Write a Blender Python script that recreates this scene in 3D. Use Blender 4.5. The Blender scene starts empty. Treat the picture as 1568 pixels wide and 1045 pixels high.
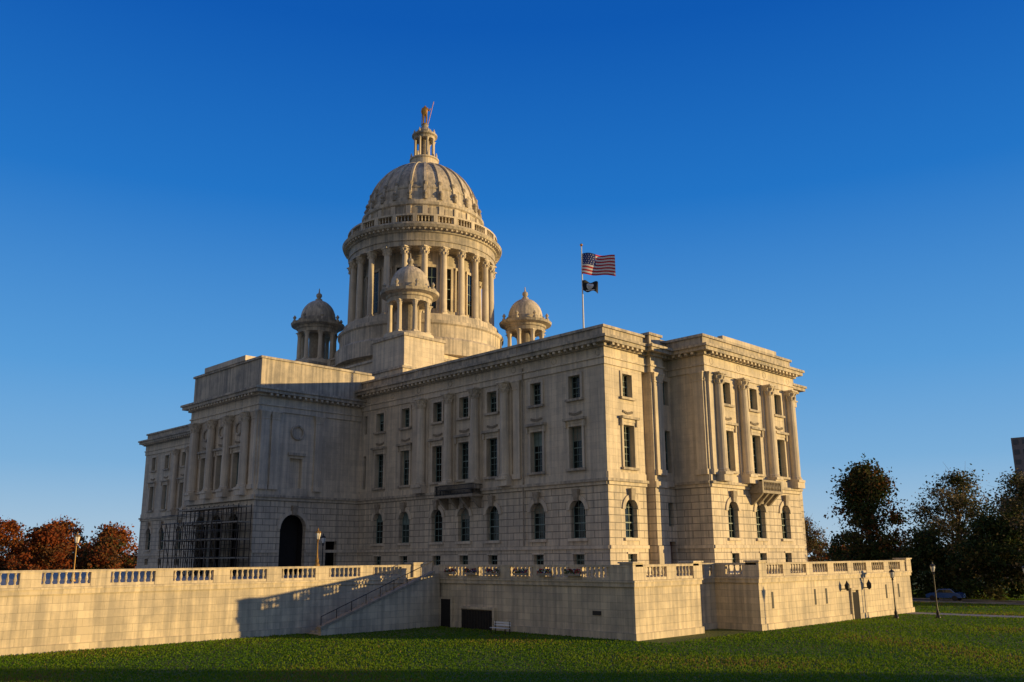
import bpy, math, random
import numpy as np
from mathutils import Vector, Matrix
random.seed(7); rng=np.random.default_rng(7)
scene=bpy.context.scene
def link(o): scene.collection.objects.link(o); return o
def empty(name):
    o=bpy.data.objects.new(name,None); return link(o)
# ---------------------------------------------------------------- materials
def newmat(name):
    m=bpy.data.materials.new(name); m.use_nodes=True
    nt=m.node_tree; b=nt.nodes['Principled BSDF']; return m,nt,b
def N(nt,t,**k):
    n=nt.nodes.new(t)
    for a,v in k.items(): setattr(n,a,v)
    return n
def simple(name,col,rough=.7,metal=0,var=.15,scale=3.0,bump=0):
    m,nt,b=newmat(name); L=nt.links
    tc=N(nt,'ShaderNodeTexCoord'); no=N(nt,'ShaderNodeTexNoise'); no.inputs['Scale'].default_value=scale
    no.inputs['Detail'].default_value=5
    L.new(tc.outputs['Object'],no.inputs['Vector'])
    mr=N(nt,'ShaderNodeMapRange'); mr.inputs[1].default_value=.3; mr.inputs[2].default_value=.7
    mr.inputs[3].default_value=1-var; mr.inputs[4].default_value=1+var
    L.new(no.outputs['Fac'],mr.inputs[0])
    vm=N(nt,'ShaderNodeVectorMath',operation='SCALE'); vm.inputs[0].default_value=col
    L.new(mr.outputs[0],vm.inputs['Scale']); L.new(vm.outputs[0],b.inputs['Base Color'])
    b.inputs['Roughness'].default_value=rough; b.inputs['Metallic'].default_value=metal
    return m
def stone(name,col,bw,rh,mort,dark=.55,bumpd=.03,stain=.35,var=.1):
    m,nt,b=newmat(name); L=nt.links
    tc=N(nt,'ShaderNodeTexCoord'); sp=N(nt,'ShaderNodeSeparateXYZ'); L.new(tc.outputs['Object'],sp.inputs[0])
    ad=N(nt,'ShaderNodeMath',operation='ADD'); L.new(sp.outputs[0],ad.inputs[0]); L.new(sp.outputs[1],ad.inputs[1])
    cb=N(nt,'ShaderNodeCombineXYZ'); L.new(ad.outputs[0],cb.inputs[0]); L.new(sp.outputs[2],cb.inputs[1])
    br=N(nt,'ShaderNodeTexBrick'); L.new(cb.outputs[0],br.inputs['Vector'])
    br.inputs['Scale'].default_value=1; br.inputs['Brick Width'].default_value=bw; br.inputs['Row Height'].default_value=rh
    br.inputs['Mortar Size'].default_value=mort; br.inputs['Mortar Smooth'].default_value=.3; br.inputs['Bias'].default_value=0
    c=np.array(col)
    br.inputs['Color1'].default_value=(*(c*(1+var)),1); br.inputs['Color2'].default_value=(*(c*(1-var)),1)
    br.inputs['Mortar'].default_value=(*(c*dark),1)
    n1=N(nt,'ShaderNodeTexNoise'); n1.inputs['Scale'].default_value=.3; n1.inputs['Detail'].default_value=10; n1.inputs['Roughness'].default_value=.72
    L.new(tc.outputs['Object'],n1.inputs['Vector'])
    mp=N(nt,'ShaderNodeMapping'); mp.inputs['Scale'].default_value=(2.6,2.6,.10); L.new(tc.outputs['Object'],mp.inputs[0])
    n2=N(nt,'ShaderNodeTexNoise'); n2.inputs['Scale'].default_value=1; n2.inputs['Detail'].default_value=7; n2.inputs['Roughness'].default_value=.6; L.new(mp.outputs[0],n2.inputs['Vector'])
    mu=N(nt,'ShaderNodeMath',operation='MULTIPLY'); L.new(n1.outputs['Fac'],mu.inputs[0]); L.new(n2.outputs['Fac'],mu.inputs[1])
    mr=N(nt,'ShaderNodeMapRange'); mr.inputs[1].default_value=.17; mr.inputs[2].default_value=.32; mr.inputs[3].default_value=1; mr.inputs[4].default_value=0
    L.new(mu.outputs[0],mr.inputs[0])
    ms=N(nt,'ShaderNodeMath',operation='MULTIPLY'); ms.inputs[1].default_value=stain; L.new(mr.outputs[0],ms.inputs[0])
    gm=N(nt,'ShaderNodeMix',data_type='RGBA'); L.new(ms.outputs[0],gm.inputs['Factor']); L.new(br.outputs['Color'],gm.inputs['A'])
    g=float(c.mean())*.30; gm.inputs['B'].default_value=(g*1.02,g*.98,g*.92,1)
    L.new(gm.outputs['Result'],b.inputs['Base Color']); b.inputs['Roughness'].default_value=.75
    n3=N(nt,'ShaderNodeTexNoise'); n3.inputs['Scale'].default_value=6; n3.inputs['Detail'].default_value=4; L.new(tc.outputs['Object'],n3.inputs['Vector'])
    m2=N(nt,'ShaderNodeMath',operation='MULTIPLY'); m2.inputs[1].default_value=.35; L.new(n3.outputs['Fac'],m2.inputs[0])
    su=N(nt,'ShaderNodeMath',operation='SUBTRACT'); L.new(m2.outputs[0],su.inputs[0]); L.new(br.outputs['Fac'],su.inputs[1])
    bp=N(nt,'ShaderNodeBump'); bp.inputs['Strength'].default_value=.6; bp.inputs['Distance'].default_value=bumpd
    L.new(su.outputs[0],bp.inputs['Height']); L.new(bp.outputs[0],b.inputs['Normal'])
    return m
M_ash=stone('marble_ashlar',(.72,.61,.45),1.7,.62,.010,.74,.02,.50,.06)
M_rus=stone('marble_rusticated',(.71,.60,.44),1.7,.66,.038,.38,.08,.52,.06)
M_trim=stone('marble_trim',(.73,.62,.46),2.4,5.0,.006,.85,.008,.50,.03)
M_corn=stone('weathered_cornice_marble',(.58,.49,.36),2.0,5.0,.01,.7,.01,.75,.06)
M_wall=stone('terrace_granite',(.70,.58,.40),1.35,.52,.012,.68,.035,.55,.11)
M_dome=stone('dome_marble',(.66,.56,.42),1.9,.9,.008,.80,.012,.72,.06)
M_roof=simple('roof_gravel',(.2,.2,.19))
M_pave=simple('terrace_paving',(.33,.31,.28))
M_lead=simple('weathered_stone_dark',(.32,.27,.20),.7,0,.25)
def glassmat(name,col,ro):
    m,nt,b=newmat(name); b.inputs['Base Color'].default_value=(*col,1); b.inputs['Roughness'].default_value=ro
    b.inputs['Specular IOR Level'].default_value=.45
    tc=N(nt,'ShaderNodeTexCoord'); no=N(nt,'ShaderNodeTexNoise'); no.inputs['Scale'].default_value=.9
    nt.links.new(tc.outputs['Object'],no.inputs['Vector']); bp=N(nt,'ShaderNodeBump'); bp.inputs['Strength'].default_value=.3; bp.inputs['Distance'].default_value=.1
    nt.links.new(no.outputs['Fac'],bp.inputs['Height']); nt.links.new(bp.outputs[0],b.inputs['Normal'])
    return m
M_glass=glassmat('window_glass',(.007,.017,.018),.08); M_glass2=glassmat('window_glass_curtained',(.035,.055,.05),.2); M_glass3=glassmat('window_glass_dark',(.003,.005,.005),.05)
M_blind=simple('window_blind',(.22,.21,.17),.8)
M_frame=simple('window_frame_paint',(.17,.24,.22),.5)
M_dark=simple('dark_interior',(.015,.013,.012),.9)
M_iron=simple('dark_iron',(.03,.03,.03),.5,.4)
M_scaf=simple('scaffold_steel',(.06,.05,.04),.6,.2)
M_door=simple('red_wood_door',(.12,.035,.025),.5)
M_gold=simple('gilded_bronze',(.55,.28,.06),.4,.7)
M_bronze=simple('bronze_lamp',(.35,.2,.06),.45,.6)
M_globe=simple('lamp_globe_glass',(.75,.72,.65),.25)
M_white=simple('white_paint',(.75,.75,.73),.5,0,.05)
M_red=simple('flag_red',(.55,.02,.03),.8,0,.1)
M_blue=simple('flag_blue',(.02,.04,.2),.8,0,.1)
M_black=simple('flag_black',(.012,.012,.012),.8)
# ---------------------------------------------------------------- mesh builder
class MB:
    def __init__(s,mats): s.v=[];s.f=[];s.m=[];s.mats=mats;s.idx={m.name:i for i,m in enumerate(mats)}
    def face(s,pts,mat):
        n=len(s.v); s.v.extend(pts); s.f.append(list(range(n,n+len(pts)))); s.m.append(s.idx[mat.name])
    def hexa(s,p,mat):
        n=len(s.v); s.v.extend(p); i=s.idx[mat.name]
        for q in ((0,3,2,1),(4,5,6,7),(0,1,5,4),(1,2,6,5),(2,3,7,6),(3,0,4,7)):
            s.f.append([n+a for a in q]); s.m.append(i)
    def box(s,x0,x1,y0,y1,z0,z1,mat):
        s.hexa([(x0,y0,z0),(x1,y0,z0),(x1,y1,z0),(x0,y1,z0),(x0,y0,z1),(x1,y0,z1),(x1,y1,z1),(x0,y1,z1)],mat)
    def lathe(s,cx,cy,prof,mat,seg=16,a0=0):
        n=len(s.v); i=s.idx[mat.name]
        for r,z in prof:
            for k in range(seg):
                a=a0+2*math.pi*k/seg; s.v.append((cx+r*math.cos(a),cy+r*math.sin(a),z))
        for j in range(len(prof)-1):
            for k in range(seg):
                k2=(k+1)%seg
                s.f.append([n+j*seg+k,n+j*seg+k2,n+(j+1)*seg+k2,n+(j+1)*seg+k]); s.m.append(i)
        s.f.append([n+k for k in range(seg)][::-1]); s.m.append(i)
        s.f.append([n+(len(prof)-1)*seg+k for k in range(seg)]); s.m.append(i)
    def tube(s,p,q,r,mat,seg=6,r2=None):
        p=Vector(p);q=Vector(q);d=(q-p); 
        if d.length<1e-6: return
        d.normalize(); a=d.orthogonal().normalized(); b=d.cross(a); r2=r if r2 is None else r2
        n=len(s.v); i=s.idx[mat.name]
        for c,rr in((p,r),(q,r2)):
            for k in range(seg):
                t=2*math.pi*k/seg; w=c+a*math.cos(t)*rr+b*math.sin(t)*rr; s.v.append(tuple(w))
        for k in range(seg):
            k2=(k+1)%seg; s.f.append([n+k,n+k2,n+seg+k2,n+seg+k]); s.m.append(i)
        s.f.append([n+k for k in range(seg)][::-1]); s.m.append(i); s.f.append([n+seg+k for k in range(seg)]); s.m.append(i)
    def obj(s,name,parent=None,smooth=False):
        me=bpy.data.meshes.new(name); me.from_pydata(s.v,[],s.f)
        for m in s.mats: me.materials.append(m)
        me.polygons.foreach_set('material_index',s.m)
        me.update(); o=link(bpy.data.objects.new(name,me)); 
        if parent: o.parent=parent
        return o
ALL=[M_ash,M_rus,M_trim,M_corn,M_wall,M_dome,M_roof,M_pave,M_lead,M_glass,M_glass2,M_glass3,M_blind,M_frame,M_dark,M_iron,M_scaf,M_door,M_gold,M_bronze,M_globe,M_white,M_red,M_blue,M_black]
class Fr:
    def __init__(s,o,u,n): s.o=o;s.u=u;s.n=n
    def p(s,u,d,z): return (s.o[0]+s.u[0]*u+s.n[0]*d, s.o[1]+s.u[1]*u+s.n[1]*d, z)
def fbox(mb,fr,u0,u1,d0,d1,z0,z1,mat):
    mb.hexa([fr.p(u0,d0,z0),fr.p(u1,d0,z0),fr.p(u1,d1,z0),fr.p(u0,d1,z0),fr.p(u0,d0,z1),fr.p(u1,d0,z1),fr.p(u1,d1,z1),fr.p(u0,d1,z1)],mat)
def ring(mb,fr,u,z,R,r,mat,seg=18):
    n=len(mb.v); i=mb.idx[mat.name]
    for a in range(seg):
        t=2*math.pi*a/seg
        for b in range(5):
            q=2*math.pi*b/5; rr=R+r*math.cos(q)
            mb.v.append(fr.p(u+rr*math.cos(t),.03+r*math.sin(q)+r*.5,z+rr*math.sin(t)))
    for a in range(seg):
        for b in range(5):
            a2=(a+1)%seg;b2=(b+1)%5
            mb.f.append([n+a*5+b,n+a2*5+b,n+a2*5+b2,n+a*5+b2]); mb.m.append(i)
def wall(mb,fr,L,z0,z1,ops,zs_split=8.2,m_lo=M_rus,m_hi=M_ash,depth=.55):
    us=sorted({0,L,*[o[0] for o in ops],*[o[1] for o in ops]})
    zs=sorted({z0,z1,*[o[2] for o in ops],*[o[3] for o in ops]}|({zs_split} if z0<zs_split<z1 else set()))
    for a,b in zip(us,us[1:]):
        for c,d in zip(zs,zs[1:]):
            um,zm=(a+b)/2,(c+d)/2
            if any(o[0]<um<o[1] and o[2]<zm<o[3] for o in ops): continue
            mb.face([fr.p(a,0,c),fr.p(b,0,c),fr.p(b,0,d),fr.p(a,0,d)],m_lo if zm<zs_split else m_hi)
    for o in ops: opening(mb,fr,*o,depth=depth,m=(m_lo if o[2]<zs_split else m_hi))
def opening(mb,fr,u0,u1,z0,z1,kind,depth=.55,m=None):
    D=-depth; w=u1-u0; um=(u0+u1)/2
    arch=kind in('arch','bigarch')
    mb.face([fr.p(u0,0,z0),fr.p(u0,D,z0),fr.p(u0,D,z1),fr.p(u0,0,z1)],m)
    mb.face([fr.p(u1,0,z0),fr.p(u1,D,z0),fr.p(u1,D,z1),fr.p(u1,0,z1)],m)
    mb.face([fr.p(u0,0,z0),fr.p(u1,0,z0),fr.p(u1,D,z0),fr.p(u0,D,z0)],M_trim)
    if not arch: mb.face([fr.p(u0,0,z1),fr.p(u1,0,z1),fr.p(u1,D,z1),fr.p(u0,D,z1)],m)
    else:
        R=w/2; zc=z1-R; K=12; pts=[(um+R*math.cos(math.pi*k/K),zc+R*math.sin(math.pi*k/K)) for k in range(K+1)]
        for k in range(K):
            (a,b),(c,d)=pts[k],pts[k+1]
            mb.face([fr.p(a,0,b),fr.p(c,0,d),fr.p(c,D,d),fr.p(a,D,b)],m)
            cu=u1 if k<K/2 else u0
            mb.face([fr.p(cu,0,z1),fr.p(a,0,b),fr.p(c,0,d)],m)
        for k in range(K):
            t0=math.pi*k/K;t1=math.pi*(k+1)/K; r0=R+.02;r1=R+.42
            P=[];
            for dd in(.004,.12):
                P+= [fr.p(um+r0*math.cos(t0),dd,zc+r0*math.sin(t0)),fr.p(um+r1*math.cos(t0),dd,zc+r1*math.sin(t0)),fr.p(um+r1*math.cos(t1),dd,zc+r1*math.sin(t1)),fr.p(um+r0*math.cos(t1),dd,zc+r0*math.sin(t1))]
            mb.hexa(P,M_trim)
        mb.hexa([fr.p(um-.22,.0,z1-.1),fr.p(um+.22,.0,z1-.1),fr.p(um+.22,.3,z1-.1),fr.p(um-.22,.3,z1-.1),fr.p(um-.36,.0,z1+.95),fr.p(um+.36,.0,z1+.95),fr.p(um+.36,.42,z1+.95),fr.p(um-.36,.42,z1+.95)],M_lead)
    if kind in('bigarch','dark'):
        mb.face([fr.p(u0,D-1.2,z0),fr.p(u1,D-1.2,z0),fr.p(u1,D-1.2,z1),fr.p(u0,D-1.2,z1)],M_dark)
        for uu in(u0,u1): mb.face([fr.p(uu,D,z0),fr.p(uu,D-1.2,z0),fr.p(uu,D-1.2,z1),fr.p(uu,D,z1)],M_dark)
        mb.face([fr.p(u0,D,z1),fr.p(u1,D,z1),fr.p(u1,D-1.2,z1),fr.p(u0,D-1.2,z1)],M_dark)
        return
    if kind=='niche':
        mb.face([fr.p(u0,D,z0),fr.p(u1,D,z0),fr.p(u1,D,z1),fr.p(u0,D,z1)],M_ash); return
    if kind=='door':
        fbox(mb,fr,u0,u1,D-.02,D+.05,z0,z1,M_door); return
    gl=random.choice([M_glass,M_glass,M_glass2,M_glass3])
    mb.face([fr.p(u0,D,z0),fr.p(u1,D,z0),fr.p(u1,D,z1),fr.p(u0,D,z1)],gl)
    if kind in('main','upper','arch') and random.random()<.35:
        f=random.uniform(.15,.5); fbox(mb,fr,u0+.05,u1-.05,D+.005,D+.02,z1-(z1-z0)*f,z1-.02,M_blind if random.random()<.6 else M_frame)
    t=.07
    for a,b,c,d in((u0,u0+t,z0,z1),(u1-t,u1,z0,z1),(u0+t,u1-t,z0,z0+t),(u0+t,u1-t,z1-t,z1)):
        fbox(mb,fr,a,b,D+.02,D+.1,c,d,M_frame)
    nu=2 if w<1.2 else 3; nz={'main':6,'upper':4,'arch':5,'base':2}.get(kind,4)
    for k in range(1,nu):
        uu=u0+w*k/nu; fbox(mb,fr,uu-.02,uu+.02,D+.025,D+.06,z0+t,z1-t,M_frame)
    for k in range(1,nz):
        zz=z0+(z1-z0)*k/nz; th=.05 if k==nz//2 else .02
        fbox(mb,fr,u0+t,u1-t,D+.028,D+.075,zz-th,zz+th,M_frame)
    if kind in('main','upper'):
        e=.26
        fbox(mb,fr,u0-e,u0,.004,.12,z0,z1+e,M_trim); fbox(mb,fr,u1,u1+e,.004,.12,z0,z1+e,M_trim)
        fbox(mb,fr,u0,u1,.004,.122,z1,z1+e,M_trim)
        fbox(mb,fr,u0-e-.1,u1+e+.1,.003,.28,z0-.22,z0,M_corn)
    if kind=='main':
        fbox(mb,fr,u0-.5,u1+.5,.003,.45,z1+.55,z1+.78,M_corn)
        fbox(mb,fr,u0-.35,u1+.35,.003,.18,z1+.26,z1+.55,M_trim)
        for uu in(u0-.4,u1+.2): fbox(mb,fr,uu,uu+.2,.005,.3,z1-.1,z1+.55,M_trim)
        for k in range(7):
            uu=um-.66+.22*k; ring(mb,fr,uu,z1+1.25-.12*math.sin(math.pi*k/6),.09,.05,M_lead,8)
    if kind in('base',): fbox(mb,fr,u0-.12,u1+.12,.003,.1,z1,z1+.16,M_trim)
    if kind=='arch': fbox(mb,fr,u0-.25,u1+.25,.003,.2,z0-.25,z0,M_trim)
def column(mb,x,y,z0,z1,r,mat=M_trim,seg=14):
    h=z1-z0; b=r*1.35
    mb.box(x-b,x+b,y-b,y+b,z0,z0+.25*r*2,mat)
    zb=z0+.5*r
    mb.lathe(x,y,[(r*1.3,zb),(r*1.33,zb+.2*r),(r*1.12,zb+.35*r),(r*1.2,zb+.5*r),(r,zb+.7*r),(r*.99,z0+h*.35),(r*.85,z1-2.3*r),(r*.95,z1-2.2*r),(r*.88,z1-2.1*r),(r*1.05,z1-1.4*r),(r*.98,z1-1.3*r),(r*1.35,z1-.55*r),(r*1.2,z1-.5*r),(r*1.35,z1-.3*r)],mat,seg)
    c=r*1.32; mb.box(x-c,x+c,y-c,y+c,z1-.3*r,z1,mat)
    if r>.45:
        for ring_,zz,rr in((0,z1-2.05*r,1.02),(1,z1-1.25*r,1.12)):
            for k in range(8):
                a=2*math.pi*(k+.5*ring_)/8; cx,cy=x+math.cos(a)*r*rr,y+math.sin(a)*r*rr
                mb.tube((cx,cy,zz),(cx+math.cos(a)*r*.22,cy+math.sin(a)*r*.22,zz+.6*r),.13*r,mat,4,.2*r)
def pilaster(mb,fr,u,w,d,z0,z1):
    fbox(mb,fr,u-w/2,u+w/2,.002,d,z0+.5,z1-.9,M_trim)
    fbox(mb,fr,u-w/2-.1,u+w/2+.1,.002,d+.1,z0,z0+.5,M_trim)
    fbox(mb,fr,u-w/2-.05,u+w/2+.05,.002,d+.06,z1-.9,z1-.75,M_trim)
    mb.hexa([fr.p(u-w/2,.002,z1-.75),fr.p(u+w/2,.002,z1-.75),fr.p(u+w/2,d+.02,z1-.75),fr.p(u-w/2,d+.02,z1-.75),
             fr.p(u-w/2-.16,.002,z1-.15),fr.p(u+w/2+.16,.002,z1-.15),fr.p(u+w/2+.16,d+.18,z1-.15),fr.p(u-w/2-.16,d+.18,z1-.15)],M_trim)
    fbox(mb,fr,u-w/2-.2,u+w/2+.2,.002,d+.22,z1-.15,z1,M_trim)
def baluster(mb,x,y,z,h,mat,seg=7,s=1):
    mb.lathe(x,y,[(.09*s,z),(.09*s,z+.08*h),(.05*s,z+.14*h),(.115*s,z+.38*h),(.09*s,z+.55*h),(.05*s,z+.8*h),(.09*s,z+.92*h),(.09*s,z+h)],mat,seg)
def balustrade(mb,p,q,z,h=1.1,mat=M_wall,group=3.1,pier=1.3,step=.42,wid=.36,start=0.0):
    p=Vector(p);q=Vector(q);L=(q-p).length;u=(q-p)/L;n=Vector((u.y,-u.x)); fr=Fr(p,u,n)
    fbox(mb,fr,0,L,-wid/2,wid/2,z,z+.2,mat); fbox(mb,fr,-.02,L+.02,-wid/2-.07,wid/2+.07,z+h-.16,z+h,mat)
    a=start; per=group+pier
    while a<L:
        b=min(a+pier,L); fbox(mb,fr,max(a,0),b,-wid/2-.03,wid/2+.03,z+.003,z+h-.163,mat)
        c=b; d=min(b+group,L); n_=int((d-c)/step)
        for i in range(n_):
            t=c+(d-c)*(i+.5)/n_; w=p+u*t; baluster(mb,w.x,w.y,z+.2,h-.36,mat)
        a+=per
    fbox(mb,fr,L-.6,L,-wid/2-.035,wid/2+.035,z+.004,z+h-.164,mat)

# ---------------------------------------------------------------- STATE HOUSE
house=empty('state_house')
ZC=18.9; ZP=17.7; DW=36.0
mb=MB(ALL)
WS=[3.6,8.6,14.8,19.1,23.4,29.0,33.8]
def bays(ss,extra=()):
    o=[]
    for s in ss:
        o+= [(s-.65,s+.65,.9,1.9,'base'),(s-.9,s+.9,3.3,6.75,'arch'),(s-.8,s+.8,9.6,13.5,'main'),(s-.72,s+.72,16.1,18.3,'upper')]
    return o
def belts(fr,L,a=0,skip=None):
    fbox(mb,fr,a,L,.002,.14,2.35,2.65,M_trim)
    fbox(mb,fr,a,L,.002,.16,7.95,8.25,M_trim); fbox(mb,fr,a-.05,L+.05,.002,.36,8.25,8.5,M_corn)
    fbox(mb,fr,a,L,.002,.1,8.5,9.1,M_trim)
    fbox(mb,fr,a,L,.002,.22,0,.7,M_trim)
front=Fr((0,0),(-1,0),(0,-1))
wall(mb,front,37.7,0,ZC,bays(WS)+[(36.5,37.1,9.6,13.5,'slit'),(36.5,37.1,16.1,18.3,'slit')])
belts(front,37.7)
for i,s in enumerate((12.6,17.0,21.2,25.7)):
    x,y,_=front.p(s,.45,0); column(mb,x,y,9.1,ZC,.5); fbox(mb,front,s-.75,s+.75,.003,.98,8.5,9.1,M_trim)
    fbox(mb,front,s-.7,s+.7,.0025,.14,9.1,ZC,M_trim)
for s in (11.2,27.1): pilaster(mb,front,s,.9,.22,9.1,ZC)
for s in (0.6,6.1,11.6,17,21.3,26.7,31.5,36.0): ring(mb,front,s,20.05,.3,.07,M_corn); 
mb.tube(front.p(10.3,.2,2.7),front.p(10.3,.2,20),.07,M_lead)
farf=Fr((-54,0),(-1,0),(0,-1))
WF=[46-s for s in WS]
wall(mb,farf,46,0,ZC,bays([s for s in WF if s>1]))
belts(farf,46)
for s in (46-12.6,46-17.0,46-21.2,46-25.7):
    x,y,_=farf.p(s,.38,0); column(mb,x,y,9.1,ZC,.46); fbox(mb,farf,s-.7,s+.7,.003,.85,8.5,9.1,M_trim)
wall(mb,Fr((0,DW),(-1,0),(0,1)),100,0,ZC,bays([s for s in WS]+[100-s for s in WS]))
wall(mb,Fr((-100,0),(0,1),(-1,0)),DW,0,ZC,bays([4,10,18,26,32]))
e1=Fr((0,0),(0,1),(1,0))
wall(mb,e1,5.6,0,ZC,bays([3.2])); 
for a,b in((0,5.6),): 
    fbox(mb,e1,a,b,.002,.14,2.35,2.65,M_trim); fbox(mb,e1,a,b,.002,.16,7.95,8.25,M_trim); fbox(mb,e1,a-.362,b+.05,.002,.363,8.25,8.5,M_corn); fbox(mb,e1,a,b,.002,.1,8.5,9.1,M_trim); fbox(mb,e1,a,b,.002,.22,0,.7,M_trim)
mb.box(-.6,-.5,5.6,6.4,0,ZC,M_ash); mb.face([(0,5.6,0),(-.6,5.6,0),(-.6,5.6,ZC),(0,5.6,ZC)],M_ash)
mb.box(-.5,.5,6.4,8.2,0,8.2,M_rus); mb.box(-.5,.48,6.42,8.18,8.2,ZC,M_ash)
ep=Fr((.5,6.4),(0,1),(1,0))
fbox(mb,ep,-.05,1.85,0.002,.16,7.95,8.5,M_trim); fbox(mb,ep,0,1.8,.002,.12,0,2.6,M_trim); pilaster(mb,ep,.9,1.3,.2,9.1,ZC)
es=Fr((.3,8.2),(0,1),(1,0))
wall(mb,es,1.6,0,ZC,[(.35,1.3,0.1,3.0,'door'),(.4,1.25,4.4,6.6,'slit'),(.35,1.3,9.4,13.5,'main2'),(.4,1.25,16,18.4,'slit')])
fbox(mb,es,0,1.6,.002,.2,8.1,8.5,M_trim)
r1=Fr((.3,9.8),(1,0),(0,-1)); wall(mb,r1,4.0,0,ZC,[]); belts(r1,4.0); pilaster(mb,r1,3.3,1.1,.2,9.1,ZC)
PL_=17.2
pv=Fr((4.3,9.8),(0,1),(1,0)); PW=[3.6,8.7,13.7]
wall(mb,pv,PL_,0,ZC,bays(PW)); belts(pv,PL_)
for u in(.75,1.65,6.15,11.2,15.8,16.6):
    if u in(6.15,11.2,15.8,1.65):
        x,y,_=pv.p(u,.42,0); column(mb,x,y,9.1,ZC,.5); fbox(mb,pv,u-.75,u+.75,.003,.98,8.5,9.1,M_trim); fbox(mb,pv,u-.7,u+.7,.002,.15,9.1,ZC,M_trim)
    else: pilaster(mb,pv,u,.85,.25,9.1,ZC)
for u in (1.2,6.15,11.2,16.2): ring(mb,pv,u,20.05,.3,.07,M_corn)
wall(mb,Fr((4.3,9.8+PL_),(-1,0),(0,1)),5,0,ZC,[])
wall(mb,Fr((0,9.8+PL_),(0,1),(1,0)),DW-9.8-PL_,0,ZC,bays([5.2]))
rt=Fr((-37.7,0),(0,-1),(1,0))
wall(mb,rt,13.6,0,ZP,[(7.1,10.3,0,6.5,'bigarch'),(2.9,4.4,0.1,3.6,'dark'),(7.9,9.5,9.4,12.7,'niche')]); belts(rt,7.0); belts(rt,13.6,10.4)
mb.face([(-37.7,0,ZP),(-37.7,-1.3,ZP),(-37.7,-1.3,21),(-37.7,0,21)],M_ash)
fbox(mb,rt,7.0,10.4,.002,.2,7.95,8.25,M_trim);fbox(mb,rt,7.0,10.4,.002,.36,8.25,8.5,M_corn)
ring(mb,rt,8.7,15.6,.75,.14,M_corn,24); fbox(mb,rt,7.6,9.8,.003,.25,13.0,13.3,M_corn)
for u in(6.0,12.9,11.6): pilaster(mb,rt,u,.95,.25,9.1,ZP)
pf=Fr((-37.7,-13.6),(-1,0),(0,-1))
wall(mb,pf,16.3,0,ZP,[(s-.9,s+.9,9.4,13.4,'main') for s in (4.2,8.15,12.1)]+[(s-1.2,s+1.2,0,6.6,'bigarch') for s in (4.2,8.15,12.1)])
fbox(mb,pf,0,16.3,.002,.3,8.0,8.5,M_trim); fbox(mb,pf,0,16.3,.002,.12,8.5,9.1,M_trim)
for u in(2.1,6.15,10.15,14.2):
    x,y,_=pf.p(u,.42,0); column(mb,x,y,9.1,ZP,.5); fbox(mb,pf,u-.75,u+.75,.003,.98,8.5,9.1,M_trim)
for u in(.7,15.6): pilaster(mb,pf,u,.9,.25,9.1,ZP)
for u in (4.2,8.15,12.1): ring(mb,pf,u,16.1,.7,.14,M_corn,20)
wall(mb,Fr((-54,-13.6),(0,1),(-1,0)),13.6,0,ZP+3,[])
mb.obj('walls_and_windows',house)
mb=MB(ALL)
rects=[(-100,0,0,DW,0,0),(-.5,.5,6.4,8.2,.25,0),(-1,4.3,9.8,9.8+PL_,.0,0),(-54,-37.7,-13.6,1,1.2,-1.2)]
for i,(x0,x1,y0,y1,ex,dz) in enumerate(rects):
    e=.004*(i+1)
    lay=[(18.9+dz,19.5+dz,.12),(19.5+dz,19.65+dz,.24),(19.65+dz,20.5+dz,.1),(20.5+dz,20.8+dz,.4),(20.8+dz,21.15+dz,.95),(21.15+dz,21.4+dz,1.12),(21.4+dz,22.35+ex,.0),(22.35+ex,22.6+ex,.18)]
    for a,b,o in lay:
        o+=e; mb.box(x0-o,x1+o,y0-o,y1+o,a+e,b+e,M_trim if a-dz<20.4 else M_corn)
mb.box(3.9,4.5,13.2,23.8,22.6,23.0,M_trim); mb.box(-51,-41,-13.9,-12,23.8,24.4,M_trim)
def mods(fr,L,a=0,dz=0):
    k=a+.4
    while k<L-.2:
        fbox(mb,fr,k-.14,k+.14,.3,.86,20.58+dz,20.803+dz,M_trim); k+=.72
mods(front,37.0);mods(farf,46);mods(e1,5.6);mods(pv,PL_);mods(pf,16.3,0,-1.2);mods(rt,13.0,0,-1.2);mods(r1,4)
for s in(11.7,26.6):
    fbox(mb,front,s-.5,s+.5,.0,.08,21.4,22.35,M_corn)
for s in(0.6,37): fbox(mb,front,s-.6,s+.6,.0,.08,21.4,22.35,M_corn)
mb.obj('entablature_and_parapet',house)
mb=MB(ALL)
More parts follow.
